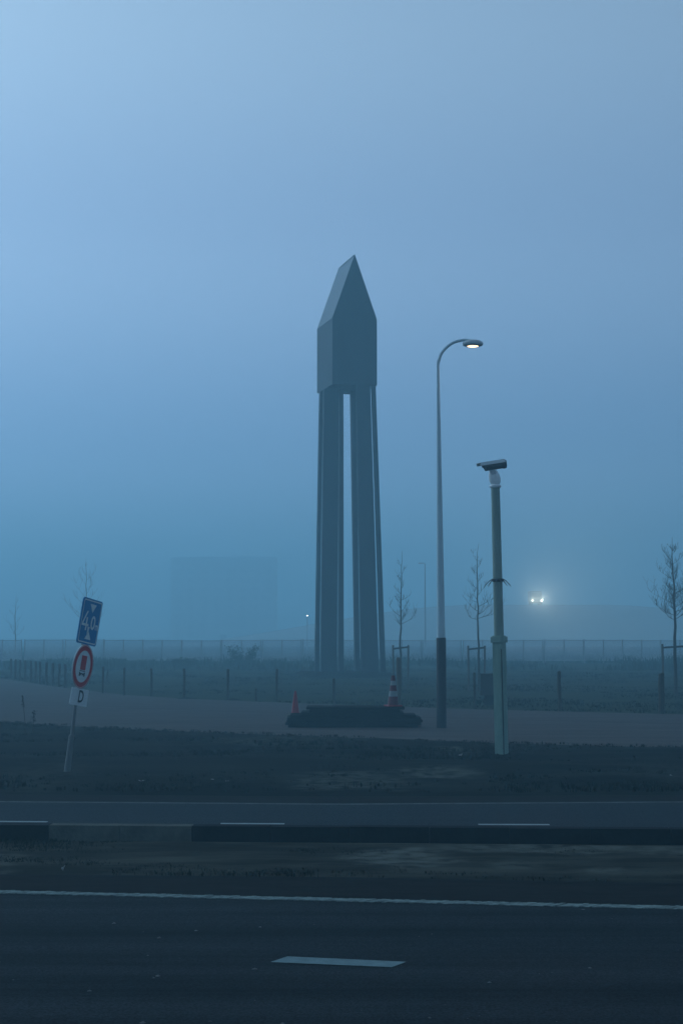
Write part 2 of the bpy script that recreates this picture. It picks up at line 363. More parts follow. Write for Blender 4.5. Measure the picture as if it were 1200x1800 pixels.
# pale grit and small leaves lying on the near carriageway
rg = random.Random(303); mb = MB()
for _ in range(48):
    p = G(rg.uniform(-100, 1300), rg.uniform(1606, 1810)); s_ = 0.005 + 0.017 * rg.random() ** 2; a_ = rg.uniform(0, 3.14); n = 6
    rim = [(p.x + math.cos(a_ + 1.047 * k) * s_ * rg.uniform(.6, 1.5), p.y + math.sin(a_ + 1.047 * k) * s_ * rg.uniform(.5, 1.2), 0.0125) for k in range(n)]
    mb.add(rim + [(p.x, p.y, 0.0125 + s_ * 0.6)], [(k, (k + 1) % n, n) for k in range(n)])
tag(mb.build('road_grit', M['grit']), 'pale grit scattered over the near road', 'grit', kind='stuff')
# paint on the far road
def strip_px(name, x0, x1, y0, y1, m, parent, w=0.11, z=0.017):
    a, b = G(x0, y0, z), G(x1, y1, z)
    MB().add([a + Vector((0, -w / 2, 0)), b + Vector((0, -w / 2, 0)), b + Vector((0, w / 2, 0)), a + Vector((0, w / 2, 0))], [(0, 1, 2, 3)]).build(name, m, parent)
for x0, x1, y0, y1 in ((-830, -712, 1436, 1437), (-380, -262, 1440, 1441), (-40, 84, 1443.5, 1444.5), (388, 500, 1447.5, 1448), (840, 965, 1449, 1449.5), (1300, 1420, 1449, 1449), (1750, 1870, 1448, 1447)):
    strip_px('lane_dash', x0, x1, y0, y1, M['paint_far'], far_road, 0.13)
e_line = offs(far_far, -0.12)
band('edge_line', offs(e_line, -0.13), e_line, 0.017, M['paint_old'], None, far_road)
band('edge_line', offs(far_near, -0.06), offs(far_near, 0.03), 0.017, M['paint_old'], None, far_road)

# kerb blocks between the carriageways
bars = empty('median_kerb', (0, 0, 0)); tag(bars, 'low kerb of black blocks with two bare concrete ones between the roads', 'kerb')
A, B = G(0, 1480), G(1200, 1488)
ub = (B - A).normalized(); nb = Vector((-ub.y, ub.x, 0))
x_of = lambda px: (G(px, 1481) - A).dot(ub)
s0, s1, s2 = x_of(85), x_of(211), x_of(338)
seams = [s0, s1, s2]
while seams[-1] < 22: seams.append(seams[-1] + 0.95)
while seams[0] > -16: seams.insert(0, seams[0] - 0.95)
rot = Matrix.Rotation(math.atan2(ub.y, ub.x), 3, 'Z')
random.seed(2)
for a, b in zip(seams, seams[1:]):
    pale = abs(a - s0) < 1e-6 or abs(a - s1) < 1e-6
    c = A + ub * ((a + b) / 2) + nb * 0.11
    j = random.uniform(-0.008, 0.008); rz = Matrix.Rotation(random.uniform(-0.008, 0.008), 3, 'Z')
    o = MB().box((0, 0, 0), ((b - a) - 0.006, 0.22, 0.19), rz @ rot).build('kerb_block', M['block_pale'] if pale else M['block_dark'], bars, bevel=0.008)
    o.location = (c.x, c.y + j, 0.095 + 0.012 + j * 0.5)
    if pale: o['label'] = 'bare grey concrete block in the black kerb'

# ------------------------------------------------------------------ grass as real blades
def blades(name, spots, m, rnd, w0=0.008, lean=0.5, per=5, spread=0.06):
    mb = MB()
    for x, y, z, h in spots:
        for _ in range(per):
            a = rnd.uniform(0, 6.283); hh = h * rnd.uniform(0.5, 1.15); l = rnd.uniform(0.1, lean) * hh
            bx, by = x + rnd.uniform(-spread, spread), y + rnd.uniform(-spread, spread)
            dx, dy = math.cos(a), math.sin(a); w = w0 * rnd.uniform(0.7, 1.5)
            q = rnd.uniform(0, 6.283); px, py = math.cos(q) * w, math.sin(q) * w
            mx_, my_ = bx + dx * l * 0.35, by + dy * l * 0.35
            mb.add([(bx - px, by - py, z - 0.02), (bx + px, by + py, z - 0.02), (mx_ + px * .8, my_ + py * .8, z + hh * .6), (mx_ - px * .8, my_ - py * .8, z + hh * .6),
                    (bx + dx * l, by + dy * l, z + hh)], [(0, 1, 2, 3), (3, 2, 4)])
    o = mb.build(name, m); o['kind'] = 'stuff'; return o
def inside(ya, yb, x, t): return ya + (yb - ya) * t
rnd = random.Random(11)
dark, dry = [], []
for _ in range(9500):
    y = rnd.uniform(25.5, 48); x = rnd.uniform(-0.215, 0.215) * y
    ya, yb = at_x(verge_near, x), at_x(path_near, x)
    if not ya + 0.25 < y < yb - 0.1: continue
    nse = noise.fractal(Vector((x * 0.35, y * 0.5, 4.2)), 1.0, 2.0, 4)
    if nse < -0.12 and rnd.random() < 0.8: continue
    if 480 < 600 + FPX * x / y < 860 and 26.5 < y < 31.2 and rnd.random() < 0.8: continue
    near_e = min(1, (y - ya) / 2)
    h = (0.03 + 0.06 * max(0, nse + 0.2)) * rnd.uniform(0.6, 1.5) * (0.5 if y > yb - 1.5 else 1.0)
    px = 600 + FPX * x / y
    sandy = 480 < px < 850 and 26.5 < y < 31.2
    (dry if (rnd.random() < (0.7 if sandy else 0.10 + 0.25 * (y > yb - 3.5))) else dark).append((x, y, 0.06, h))
blades('verge_grass', dark, M['grass_dark'], rnd)
tag(blades('dry_verge_grass', dry, M['grass_dry'], rnd), 'pale dry grass along the far verge', 'grass', kind='stuff')
md, md2 = [], []
for _ in range(5200):
    x = rnd.uniform(-5.0, 5.0); ya, yb = at_x(gutter_far, x), at_x(bar_base, x)
    t = rnd.random(); y = ya + (yb - ya) * t
    nse = noise.fractal(Vector((x * 0.5, y * 0.9, 14.2)), 1.0, 2.0, 4)
    if nse < -0.05: continue
    px = 600 + FPX * x / y
    if px > 560 and rnd.random() < 0.6: continue
    h = (0.02 + 0.05 * max(0, nse)) * rnd.uniform(0.6, 1.3)
    (md2 if rnd.random() < (0.5 if px > 560 else 0.2) else md).append((x, y, 0.03, h))
blades('median_grass', md, M['grass_dark'], rnd, 0.004, 0.9)
blades('dry_median_grass', md2, M['grass_dry'], rnd, 0.004, 0.9)
fg = []
for _ in range(9000):
    y = rnd.uniform(50, 125); x = rnd.uniform(-0.215, 0.215) * y
    if y < at_x(path_far, x) + 0.3: continue
    nse = noise.fractal(Vector((x * 0.15, y * 0.12, 24.2)), 1.0, 2.0, 4)
    if nse < -0.1: continue
    fg.append((x, y, 0.0, 0.05 + 0.12 * max(0, nse)))
blades('field_tufts', fg, M['grass_dark'], rnd, 0.014, 0.7, 5, 0.2)
for o_n, lb in (('verge_grass', 'short dark grass on the verge beyond the far road'), ('median_grass', 'short dark grass between the two roads'), ('dry_median_grass', 'pale dry grass between the two roads'), ('field_tufts', 'grass of the misty field behind the fence posts')):
    tag(bpy.data.objects[o_n], lb, 'grass')

# ------------------------------------------------------------------ the monument
def monument():
    D = 100.0; a = R(14.0)
    F = P(584, 1190, D); F = Vector((F.x, F.y, 0))
    ux = Vector((math.cos(a), math.sin(a), 0)); vy = Vector((-math.sin(a), math.cos(a), 0))
    W, DP = 2.72, 4.0
    zb, ze, zt = P(584, 675, D).z, P(584, 558, D).z, P(622, 447, D + 0.33).z
    cor = lambda p, q, z: F + ux * p + vy * q + Vector((0, 0, z))
    ctr = cor(W / 2, DP / 2, 0)
    root = empty('monument_tower', ctr)
    tag(root, 'tall dark monument tower with pointed house-shaped top on slender legs', 'tower')
    loc = lambda v: v - ctr
    t = 0.05
    # house-shaped head: four walls, underside, two roof slopes
    def slab(name, pts, nrm, m, th=t):
        nrm = Vector(nrm).normalized(); vs = [loc(p) for p in pts]; n = len(vs)
        MB().add(vs + [v - nrm * th for v in vs], [tuple(range(n)), tuple(range(2 * n - 1, n - 1, -1))] + [(i, i + n, (i + 1) % n + n, (i + 1) % n) for i in range(n)]).build(name, m, root)
    e = 0.004
    slab('gable_wall', [cor(0, 0, zb), cor(W, 0, zb), cor(W, 0, ze), cor(W / 2, 0, zt), cor(0, 0, ze)], -vy, M['steel'])
    slab('gable_wall', [cor(W, DP, zb), cor(0, DP, zb), cor(0, DP, ze), cor(W / 2, DP, zt), cor(W, DP, ze)], vy, M['steel'])
    slab('side_wall', [cor(e, DP - t, zb), cor(e, t, zb), cor(e, t, ze), cor(e, DP - t, ze)], -ux, M['steel'])
    slab('side_wall', [cor(W - e, t, zb), cor(W - e, DP - t, zb), cor(W - e, DP - t, ze), cor(W - e, t, ze)], ux, M['steel'])
    nl = Vector((0, 0, 1)) * (W / 2) - ux * (zt - ze); nr = Vector((0, 0, 1)) * (W / 2) + ux * (zt - ze)
    slab('roof_slope', [cor(0, DP - t, ze), cor(0, t, ze), cor(W / 2, t, zt - .01), cor(W / 2, DP - t, zt - .01)], nl, M['steel_skylit'])
    slab('roof_slope', [cor(W, t, ze), cor(W, DP - t, ze), cor(W / 2, DP - t, zt - .01), cor(W / 2, t, zt - .01)], nr, M['steel_skylit'])
    slab('underside', [cor(t, t, zb + 0.12), cor(t, DP - t, zb + 0.12), cor(W - t, DP - t, zb + 0.12), cor(W - t, t, zb + 0.12)], (0, 0, -1), M['steel'], 0.06)
    # legs: (depth in the plan, thickness, picture columns of both edges at the top and at the foot)
    def leg(q, th, top, foot):
        def corner(px, py, q_):
            # intersect the sight column with the plan line at depth q_
            d = ray(px, py); o = F + vy * q_
            k = d.x / d.y           # x = k*y
            s = (k * o.y - o.x) / (ux.x - k * ux.y)
            return o + ux * s
        def ring(x0, x1, py, z):
            fr = corner(x1, py, q); fl = corner(x0, py, q + th)      # left silhouette is the rear left edge
            wv = (fr - fl).dot(ux)
            a0 = fr - ux * wv
            return [loc(v + Vector((0, 0, z))) for v in (a0, fr, fr + vy * th, a0 + vy * th)]
        MB().hexa(ring(foot[0], foot[1], 1185, 0.1), ring(top[0], top[1], 695, zb + 0.10)).build('leg', M['steel'], root)
    leg(2.3, 0.30, (567.4, 595.2), (561.9, 592.2))
    leg(0.20, 0.25, (624.1, 650.5), (633.8, 665.9))
    leg(3.4, 0.30, (560.6, 567.5), (552.0, 561.0))
    leg(2.85, 0.30, (594.4, 603.5), (593.1, 604.0))
    leg(3.3, 0.30, (614.5, 624.9), (622.5, 632.9))
    leg(0.12, 0.24, (651.2, 660.0), (668.1, 678.0))
    # plinth
    mb = MB(); x0, x1 = -1.5, W + 1.1; hp = 0.28
    b = [loc(cor(x0, -1.9, 0)), loc(cor(x1, -1.9, 0)), loc(cor(x1, DP + 1.5, 0)), loc(cor(x0, DP + 1.5, 0))]
    tp = [loc(cor(x0 + .8, -1.0, hp)), loc(cor(x1 - .6, -1.0, hp)), loc(cor(x1 - .6, DP + 1.0, hp)), loc(cor(x0 + .8, DP + 1.0, hp))]
    mb.hexa(b, tp).build('plinth', M['verge'], root)
monument()

# ------------------------------------------------------------------ street lamps
def street_lamp():
    D = G(776, 1280).y; b = G(775.5, 1280)
    root = empty('street_lamp', b)
    tag(root, 'lit grey street lamp with curved arm and black lower sleeve', 'street lamp')
    L = lambda px, py: P(px, py, D) - b
    zs = L(775, 1121).z
    MB().lathe([(0.118, zs - 0.15), (0.108, zs + 0.35), (0.036, L(771, 634).z)], 24).build('pole', M['galv'], root)
    MB().lathe([(0.135, -0.05), (0.13, zs - 0.02), (0.122, zs)], 24).build('sleeve', M['sleeve'], root)
    for o in root.children:
        if o.name.startswith('pole'):           # the pole's left flank is upright, its right one leans in
            for v in o.data.vertices: v.co.x += -0.055 * max(0, (v.co.z - zs)) / 7.4
    x_t = -0.055 * 1.0
    pts = [Vector((x_t, 0, L(771, 640).z)), L(772, 630), L(774.5, 623), L(780, 615), L(788, 607.5), L(797, 602), L(807, 599), L(818, 597.8), L(828, 599.5)]
    sm = []
    for i in range(len(pts) - 1):
        for k in range(4):
            t = k / 4; p0 = pts[max(i - 1, 0)]; p1 = pts[i]; p2 = pts[i + 1]; p3 = pts[min(i + 2, len(pts) - 1)]
            sm.append(0.5 * ((2 * p1) + (p2 - p0) * t + (2 * p0 - 5 * p1 + 4 * p2 - p3) * t * t + (3 * p1 - p0 - 3 * p2 + p3) * t ** 3))
    sm.append(pts[-1])
    MB().tube(sm, [0.042] * 8 + [0.040] * (len(sm) - 8), 12).build('arm', M['galv'], root)
    c = L(830.5, 604.5)
    hd = MB().lathe([(0.10, -0.066), (0.20, -0.064), (0.262, -0.045), (0.284, 0.0), (0.268, 0.04), (0.21, 0.078), (0.11, 0.105), (0.03, 0.115)], 32).build('luminaire', M['lamp_grey'], root)
    hd.location = c
    MB().lathe([(0.02, -0.085), (0.09, -0.081), (0.13, -0.073), (0.15, -0.0665)], 28).build('lens', M['lamp_lens'], hd)
    ld = bpy.data.lights.new('lamp_light', 'SPOT'); ld.energy = 22.0; ld.color = (1.0, 0.66, 0.38); ld.spot_size = R(140); ld.spot_blend = 0.8; ld.shadow_soft_size = 0.0
    lo = bpy.data.objects.new('lamp_light', ld); C.objects.link(lo); lo.parent = root; lo.location = c + Vector((0, 0, -0.10))
street_lamp()

def far_lamp(px, top_py, base_py, label, arm):
    b = G(px, base_py); D = b.y; root = empty('street_lamp', b); tag(root, label, 'street lamp')
    h = (P(px, top_py, D) - b).z
    MB().lathe([(0.12, 0), (0.055, h - 0.1)], 10).build('pole', M['fence_metal'], root)
    MB().tube([(0, 0, h - 0.12), (arm * 0.3, 0, h), (arm, 0, h + 0.02)], 0.045, 8).build('arm', M['fence_metal'], root)
    MB().box((arm * 1.2, 0, h), (0.6, 0.25, 0.12)).build('luminaire', M['fence_metal'], root, bevel=0.03)
far_lamp(747, 990, 1149, 'faint unlit street lamp in the mist behind the staked trees', -0.45)

def distant_light():
    D = 260.0; tip = P(540, 1083, D); b = Vector((tip.x, D, 0)); h = tip.z
    root = empty('street_lamp', b); tag(root, 'tiny bright lamp far off in the mist beside the monument', 'street lamp')
    MB().lathe([(0.09, 0), (0.05, h)], 8).build('pole', M['fence_metal'], root)
    MB().lathe([(0.03, 0.0), (0.09, 0.03), (0.09, 0.12), (0.03, 0.16)], 10, (0, 0, h)).build('luminaire', M['far_lamp'], root)
distant_light()

# ------------------------------------------------------------------ surveillance camera on its pole
def camera_pole():
    b = G(881.5, 1333); D = b.y; S = FPX / D
    root = empty('camera_pole', b)
    tag(root, 'green surveillance camera pole with spiked collar on a square base', 'camera pole')
    root.rotation_euler = (0, -R(1.0), 0)
    H = lambda py: (P(881, py, D) - b).z
    zc, zt = H(1120), H(856)
    a = Matrix.Rotation(R(-33), 3, 'Z')
    w = 0.206
    base = MB().box((0, 0, zc / 2), (w, w, zc + 0.1), a).build('base_cabinet', M['pole_base'], root, bevel=0.006)
    base.location.z = -0.02
    mb = MB().box((0, 0, zc - 0.03), (w + 0.05, w + 0.05, 0.12), a); mb.build('cap', M['pole_base'], base, bevel=0.008)
    mb = MB()
    for q in (0, 90): 
        rr = Matrix.Rotation(R(-33 + q), 3, 'Z')
        mb.box(rr @ Vector((0, -w / 2 - 0.004, zc * 0.45)), (w * 0.72, 0.006, zc * 0.72), rr)
    mb.build('hatch', M['pole_base'], base)
    k_ = Matrix.Rotation(R(-33), 3, 'Z') @ Vector((w / 2 - 0.004, -w / 2 + 0.004, 0)); k2 = Matrix.Rotation(R(-33), 3, 'Z') @ Vector((-w / 2 + 0.004, -w / 2 + 0.004, 0))
    kk = k2 if k2.y < k_.y else k_
    MB().box((kk.x, kk.y, zc * 0.46), (0.018, 0.018, zc * 0.9)).build('seam', M['cam_dark'], base)
    MB().lathe([(0.1, zc - 0.1), (0.09, zt)], 28).build('pole', M['pole_green'], root)
    MB().lathe([(0.098, zt - 0.02), (0.118, zt), (0.118, zt + 0.035), (0.095, zt + 0.05)], 28).build('collar', M['cam_white'], root)
    zr = H(1020)
    ring = MB().lathe([(0.098, zr - 0.03), (0.112, zr - 0.03), (0.112, zr + 0.03), (0.098, zr + 0.03)], 24).build('spike_collar', M['cam_dark'], root)
    rn = random.Random(4)
    for k in range(12):
        an = 2 * math.pi * (k + 0.4) / 12 + rn.uniform(-0.08, 0.08); ca, sa = math.cos(an), math.sin(an)
        MB().tube([(0.10 * ca, 0.10 * sa, zr + 0.03), (0.17 * ca, 0.17 * sa, zr - 0.01), (0.27 * ca, 0.27 * sa, zr - rn.uniform(0.10, 0.14))], [0.009, 0.008, 0.003], 5).build('spike', M['cam_dark'], ring)
    # pan-and-tilt head
    z0 = zt + 0.05
    prof = [(0.085, 0), (0.098, 0.012), (0.118, 0.06), (0.125, 0.12), (0.118, 0.19), (0.095, 0.26), (0.062, 0.31), (0.02, 0.325)]
    hd = MB().lathe(prof, 24, (0, 0, z0)).build('pan_head', M['cam_white'], root)
    for v in hd.data.vertices:
        v.co.x = v.co.x * (0.92 if v.co.x > 0 else 1.0) - 0.035 * max(0, v.co.z - z0 - 0.1) / 0.2
        v.co.y *= 0.8
    MB().tube([(-0.035, -0.09, z0 + 0.24), (-0.035, 0.09, z0 + 0.24)], 0.055, 18).build('tilt_joint', M['lamp_grey'], hd)
    # housing, pointing down to the left
    piv = Vector((-0.03, 0, z0 + 0.405))
    hm = Matrix.Translation(piv) @ Matrix.Rotation(R(22), 4, 'Z') @ Matrix.Rotation(R(-9), 4, 'Y')
    sec = [(-0.078, -0.04), (-0.055, -0.10), (0.055, -0.10), (0.078, -0.04), (0.078, 0.06), (-0.078, 0.06)]
    def extr(x0, x1, sc0=1.0, sc1=1.0, s=sec, dx=0.0):
        vs = [Vector((x0, y * sc0, z * sc0)) for y, z in s] + [Vector((x1 + (dx if z < 0 else 0), y * sc1, z * sc1)) for y, z in s]
        n = len(s); return vs, [tuple(range(n))[::-1], tuple(range(n, 2 * n))] + [(i, (i + 1) % n, (i + 1) % n + n, i + n) for i in range(n)]
    vs, fs = extr(-0.24, 0.23)
    for v in vs:
        if v.x < 0 and v.z < -0.01: v.x += 0.05
    hs = MB().add([hm @ v for v in vs], fs).build('camera_housing', M['cam_dark'], root, bevel=0.012)
    sh = [(-0.092, 0.018), (-0.092, 0.085), (0.092, 0.085), (0.092, 0.018), (0.084, 0.018), (0.084, 0.076), (-0.084, 0.076), (-0.084, 0.018)]
    vs, fs = extr(-0.335, 0.235, s=sh)
    MB().add([hm @ v for v in vs], fs).build('sun_shield', M['cam_white'], hs)
    vs, fs = extr(0.236, 0.275, 1.12, 0.95)
    MB().add([hm @ v for v in vs], fs).build('rear_cap', M['cam_dark'], hs, bevel=0.012)
    MB().tube([hm @ Vector((-0.235, 0, 0.01)), hm @ Vector((-0.246, 0, 0.01))], 0.045, 16).build('lens', M['glass'], hs)
    MB().tube([(-0.03, 0, z0 + 0.28), tuple(piv + Vector((0, 0, -0.03)))], 0.045, 14).build('bracket', M['lamp_grey'], hs)
camera_pole()

# ------------------------------------------------------------------ leaning traffic sign
def text_poly(body, size, weight=0.016):
    cu = bpy.data.curves.new('lettering_curve', 'FONT'); cu.body = body; cu.size = size; cu.align_x = 'CENTER'; cu.align_y = 'CENTER'
    cu.resolution_u = 4; cu.offset = size * weight
    tmp = bpy.data.objects.new('lettering_tmp', cu); C.objects.link(tmp)
    dg = bpy.context.evaluated_depsgraph_get(); me = bpy.data.meshes.new_from_object(tmp.evaluated_get(dg))
    bpy.data.objects.remove(tmp); bpy.data.curves.remove(cu)
    return me
def traffic_sign():
    b = G(117, 1368); D = b.y
    root = empty('traffic_sign', b)
    tag(root, 'leaning road sign post with blue height plate, red-ringed disc and small plate D', 'traffic sign')
    up = Vector((0.118, -0.02, 1.0)).normalized()                 # the post leans
    yaw = R(72)
    h = Vector((math.cos(yaw), math.sin(yaw), 0))
    ex = (h - up * h.dot(up)).normalized()                        # along the plate
    ex = (ex * math.cos(R(5.5)) - up * math.sin(R(5.5))).normalized()
    ey = up.cross(ex).normalized()                                # pointing behind the plate
    ez = ex.cross(ey).normalized()
    Lp = 2.0 
    def on_post(py):                                              # height along the post seen at picture row py
        lo, hi = 0.0, 6.0
        for _ in range(40):
            m_ = (lo + hi) / 2; p = b + up * m_
            d = p - Vector((0, 0, CAM_H)); dep = d.y * math.cos(TILT) + d.z * math.sin(TILT); vv = -d.y * math.sin(TILT) + d.z * math.cos(TILT)
            if 900 - FPX * vv / dep > py: lo = m_
            else: hi = m_
        return lo
    MB().tube([up * -0.2, up * on_post(1056)], 0.030, 14).build('post', M['post_grey'], root)
    MB().tube([up * -0.2, up * on_post(1292)], [0.062, 0.050], 14).build('lower_sleeve', M['post_grey_low'], root)
    def frame(s, dx=0.0):
        c = up * s - ey * 0.05 + ex * dx
        return Matrix(((ex.x, ey.x, ez.x, c.x), (ex.y, ey.y, ez.y, c.y), (ex.z, ey.z, ez.z, c.z), (0, 0, 0, 1)))
    def rrect(w, hh, r, n=5):
        pts = []
        for cx, cz, a0 in ((w / 2 - r, -hh / 2 + r, -90), (w / 2 - r, hh / 2 - r, 0), (-w / 2 + r, hh / 2 - r, 90), (-w / 2 + r, -hh / 2 + r, 180)):
            for k in range(n + 1):
                t = R(a0 + 90 * k / n); pts.append((cx + r * math.cos(t), cz + r * math.sin(t)))
        return pts
    def ringmesh(outer, inner, m_, y):
        n = len(outer)
        return MB().add([m_ @ Vector((x, y, z)) for x, z in outer] + [m_ @ Vector((x, y, z)) for x, z in inner], [(i, (i + 1) % n, n + (i + 1) % n, n + i) for i in range(n)])
    circ = lambda r, n=40: [(r * math.cos(2 * math.pi * k / n), r * math.sin(2 * math.pi * k / n)) for k in range(n)]
    def lettering(body, size, m_, mt, parent, x, z, sx=1.0, y=-0.004):
        me = text_poly(body, size, 0.004 if body == '4' else 0.016)
        for v in me.vertices: v.co = m_ @ Vector((v.co.x * sx + x, y, v.co.y + z))
        me.materials.clear(); o = link_mesh('lettering', me, mt, parent); return o
    # blue plate
    W, H_ = 0.76, 0.80
    m_ = frame(on_post(1092), 0.06)
    bp = MB().prism(rrect(W, H_, 0.05), m_, 0.02).build('blue_plate', M['sign_blue'], root)
    ringmesh(rrect(W - .05, H_ - .05, 0.045), rrect(W - .09, H_ - .09, 0.03), m_, -0.003).build('border', M['sign_white'], bp)
    tri = [(-0.12, 0.31), (0.12, 0.31), (0.0, 0.165)]
    MB().prism(tri[::-1], m_ @ Matrix.Translation((0.03, -0.004, 0)), 0.003).build('arrow', M['sign_white'], bp)
    MB().prism([(x, -z) for x, z in tri], m_ @ Matrix.Translation((0.0, -0.004, 0)), 0.003).build('arrow', M['sign_white'], bp)
    q4 = m_ @ Matrix.Translation((-0.31, -0.004, -0.13)); g4 = MB()
    g4.prism([(0.19, 0.31), (0.145, 0.31), (0.0, 0.085), (0.045, 0.085)][::-1], q4, 0.003)
    g4.prism([(0.0, 0.045), (0.26, 0.045), (0.26, 0.085), (0.0, 0.085)], q4, 0.003)
    g4.prism([(0.15, -0.03), (0.20, -0.03), (0.20, 0.045), (0.15, 0.045)], q4, 0.003)
    g4.prism([(0.15, 0.085), (0.20, 0.085), (0.20, 0.20), (0.15, 0.20)], q4, 0.003)
    g4.build('numeral', M['sign_white'], bp)
    MB().prism([(-0.06, -0.22), (-0.015, -0.17), (0.02, -0.09), (-0.06, -0.09), (-0.06, -0.155)], m_ @ Matrix.Translation((0.0, -0.004, 0)), 0.003).build('comma', M['sign_white'], bp)
    lettering('0', 0.34, m_, M['sign_white'], bp, 0.115, -0.02, 1.1)
    lettering('m', 0.19, m_, M['sign_white'], bp, 0.275, -0.06, 0.8)
    # disc
    m_ = frame(on_post(1171), 0.0)
    rd = 0.385
    dp = MB().prism(circ(rd), m_, 0.02).build('round_plate', M['sign_white'], root)
    ringmesh(circ(rd - .022), circ(rd - .105), m_, -0.003).build('red_ring', M['sign_red'], dp)
    ringmesh(circ(rd - .001), circ(rd - .012), m_, -0.004).build('rim', M['sign_red'], dp)
    q = m_ @ Matrix.Translation((0, -0.005, 0))
    MB().prism([(-0.10, -0.06), (0.10, -0.06), (0.10, 0.19), (-0.10, 0.19)], q, 0.003).build('pictogram_load', M['sign_red'], dp)
    pc = MB()
    for x0, x1, z0, z1 in ((-0.11, 0.11, -0.085, -0.073), (-0.11, -0.07, -0.17, -0.10), (0.07, 0.11, -0.17, -0.10), (-0.07, 0.07, -0.135, -0.118), (-0.05, -0.02, -0.155, -0.135), (0.02, 0.05, -0.155, -0.135)):
        pc.prism([(x0, z0), (x1, z0), (x1, z1), (x0, z1)], q, 0.003)
    pc.build('pictogram_chassis', M['sign_black'], dp)
    # small plate
    m_ = frame(on_post(1224.5), 0.02)
    lp = MB().prism(rrect(0.66, 0.30, 0.02), m_, 0.02).build('letter_plate', M['sign_white'], root)
    lettering('D', 0.30, m_, M['sign_black'], lp, 0.04, 0.0, 1.0)
traffic_sign()

# ------------------------------------------------------------------ pile of mats and the cones
random.seed(21)
pile = []
ord_ = ['lowest', 'second lowest', 'third lowest', 'fourth lowest', 'fifth lowest', 'third from the top', 'second from the top', 'topmost']
zc = 0.012
Dm = G(620, 1280).y + 0.65
for k in range(8):
    th = 0.068
    if k < 5: xl, xr = (507, 504, 505, 506, 512)[k], (733, 738, 739, 737, 728)[k]
    else: xl, xr = (531, 545, 538)[k - 5], (709, 702, 708)[k - 5]
    a, b2 = P(xl, 1265, Dm).x, P(xr, 1265, Dm).x
    nx = 14; top = []; bot = []
    dep = 1.25 + random.uniform(-0.1, 0.1)
    mb = MB(); vs = []
    xs = [a + (b2 - a) * i / nx for i in range(nx + 1)]
    sag = [0.012 * math.sin(i * 0.9 + k * 2) * (1 if 0 < i < nx else 0) for i in range(nx + 1)]
    cx = (a + b2) / 2; o_y = random.uniform(-0.06, 0.06)
    droop = [(-0.02 if i in (0, nx) and k > 4 else 0) for i in range(nx + 1)]
    for i, x in enumerate(xs):
        jx = random.uniform(-0.02, 0.02)
        for y, z in ((-dep / 2, 0.003), (dep / 2, 0.003), (dep / 2, th), (-dep / 2, th)):
            vs.append((x - cx + (jx if i in (0, nx) else 0), y + random.uniform(-0.012, 0.012), z))
    fs = [(3, 2, 1, 0), tuple(nx * 4 + q for q in (0, 1, 2, 3))]
    for i in range(nx):
        for q in range(4): fs.append((i * 4 + q, i * 4 + (q + 1) % 4, i * 4 + 4 + (q + 1) % 4, i * 4 + 4 + q))
    o = MB().add(vs, fs).build('ground_mat', M['mat_black'], None, bevel=0.005)
    o.location = (cx, Dm + o_y, zc); o.rotation_euler.z = random.uniform(-0.02, 0.02)
    tag(o, ord_[k] + ' black mat in the pile between the two traffic cones', 'mat', 'black mats piled on the path')
    zc += th
PILE_Z = zc

def traffic_cone(name, loc, h, r0, r1, striped, label):
    root = empty(name, loc); tag(root, label, 'traffic cone')
    bs = 0.20 if striped else 0.15
    MB().box((0, 0, 0.02), (bs * 2, bs * 2, 0.04), Matrix.Rotation(0.3, 3, 'Z')).build('base', M['cone_red'], root, bevel=0.01)
    rr = lambda t: r0 + (r1 - r0) * t
    if striped:
        cuts = [0.04, 0.26, 0.50, 0.68, 0.86, 1.0]; mats = ['cone_red', 'cone_white', 'cone_dark_red', 'cone_white', 'cone_dark_red']
        cuts = [0.04, 0.32, 0.50, 0.68, 0.83, 1.0]; mats = ['cone_dark_red', 'cone_white', 'cone_dark_red', 'cone_white', 'cone_dark_red']
        for (c0, c1, mm) in zip(cuts, cuts[1:], mats):
            g = 0.004 if 'red' in mm else 0.0
            MB().lathe([(rr(c0) + g, h * c0), (rr(c1) + g, h * c1)], 24).build('band', M[mm], root)
    else:
        MB().lathe([(r0, 0.035), (rr(0.9), h * 0.9), (r1 * 0.9, h * 0.97), (r1 * 0.5, h)], 24).build('body', M['cone_red'], root)
traffic_cone('traffic_cone', Vector((P(519, 1240, 47.6).x, 47.6, 0.012)), 0.93, 0.15, 0.03, False, 'plain red traffic cone standing behind the end of the mat pile')
traffic_cone('traffic_cone', Vector((P(690.5, 1240, Dm).x, Dm - 0.1, PILE_Z + 0.003)), 0.83, 0.155, 0.045, True, 'red and white banded traffic cone standing on the mat pile')

# ------------------------------------------------------------------ wooden posts along the path
post_me = {}
def fence_post(px, base_py, top_py, r, label, tilt=0.0, m='wood', cat='post', group='wooden posts along the path'):
    b = G(px, base_py); h = (P(px, top_py, b.y) - b).z
    rn = random.Random(int(px * 7 + base_py))
    mb = MB(); n = 9
    prof = [(0, -0.2), (0, h * 0.35), (0, h * 0.7), (0, h - 0.02), (0, h)]
    pts = [Vector((rn.uniform(-0.008, 0.008), rn.uniform(-0.008, 0.008), z)) for _, z in prof]
    rads = [r * rn.uniform(0.95, 1.08) for _ in prof]; rads[-1] = r * 0.7
    mb.tube(pts, rads, n, smooth=False)
    o = mb.build('fence_post', M[m]); o.location = b; o.rotation_euler = (rn.uniform(-.02, .02), tilt + rn.uniform(-.012, .012), 0)
    tag(o, label, cat, group)
fence_post(324, 1228, 1175, 0.052, 'fourth wooden post right of the sign, dark shade mound at its foot')
fence_post(400, 1230, 1176, 0.052, 'tall wooden post just before the short stub post')
fence_post(450, 1232, 1210, 0.045, 'short wooden stub post between two taller posts')
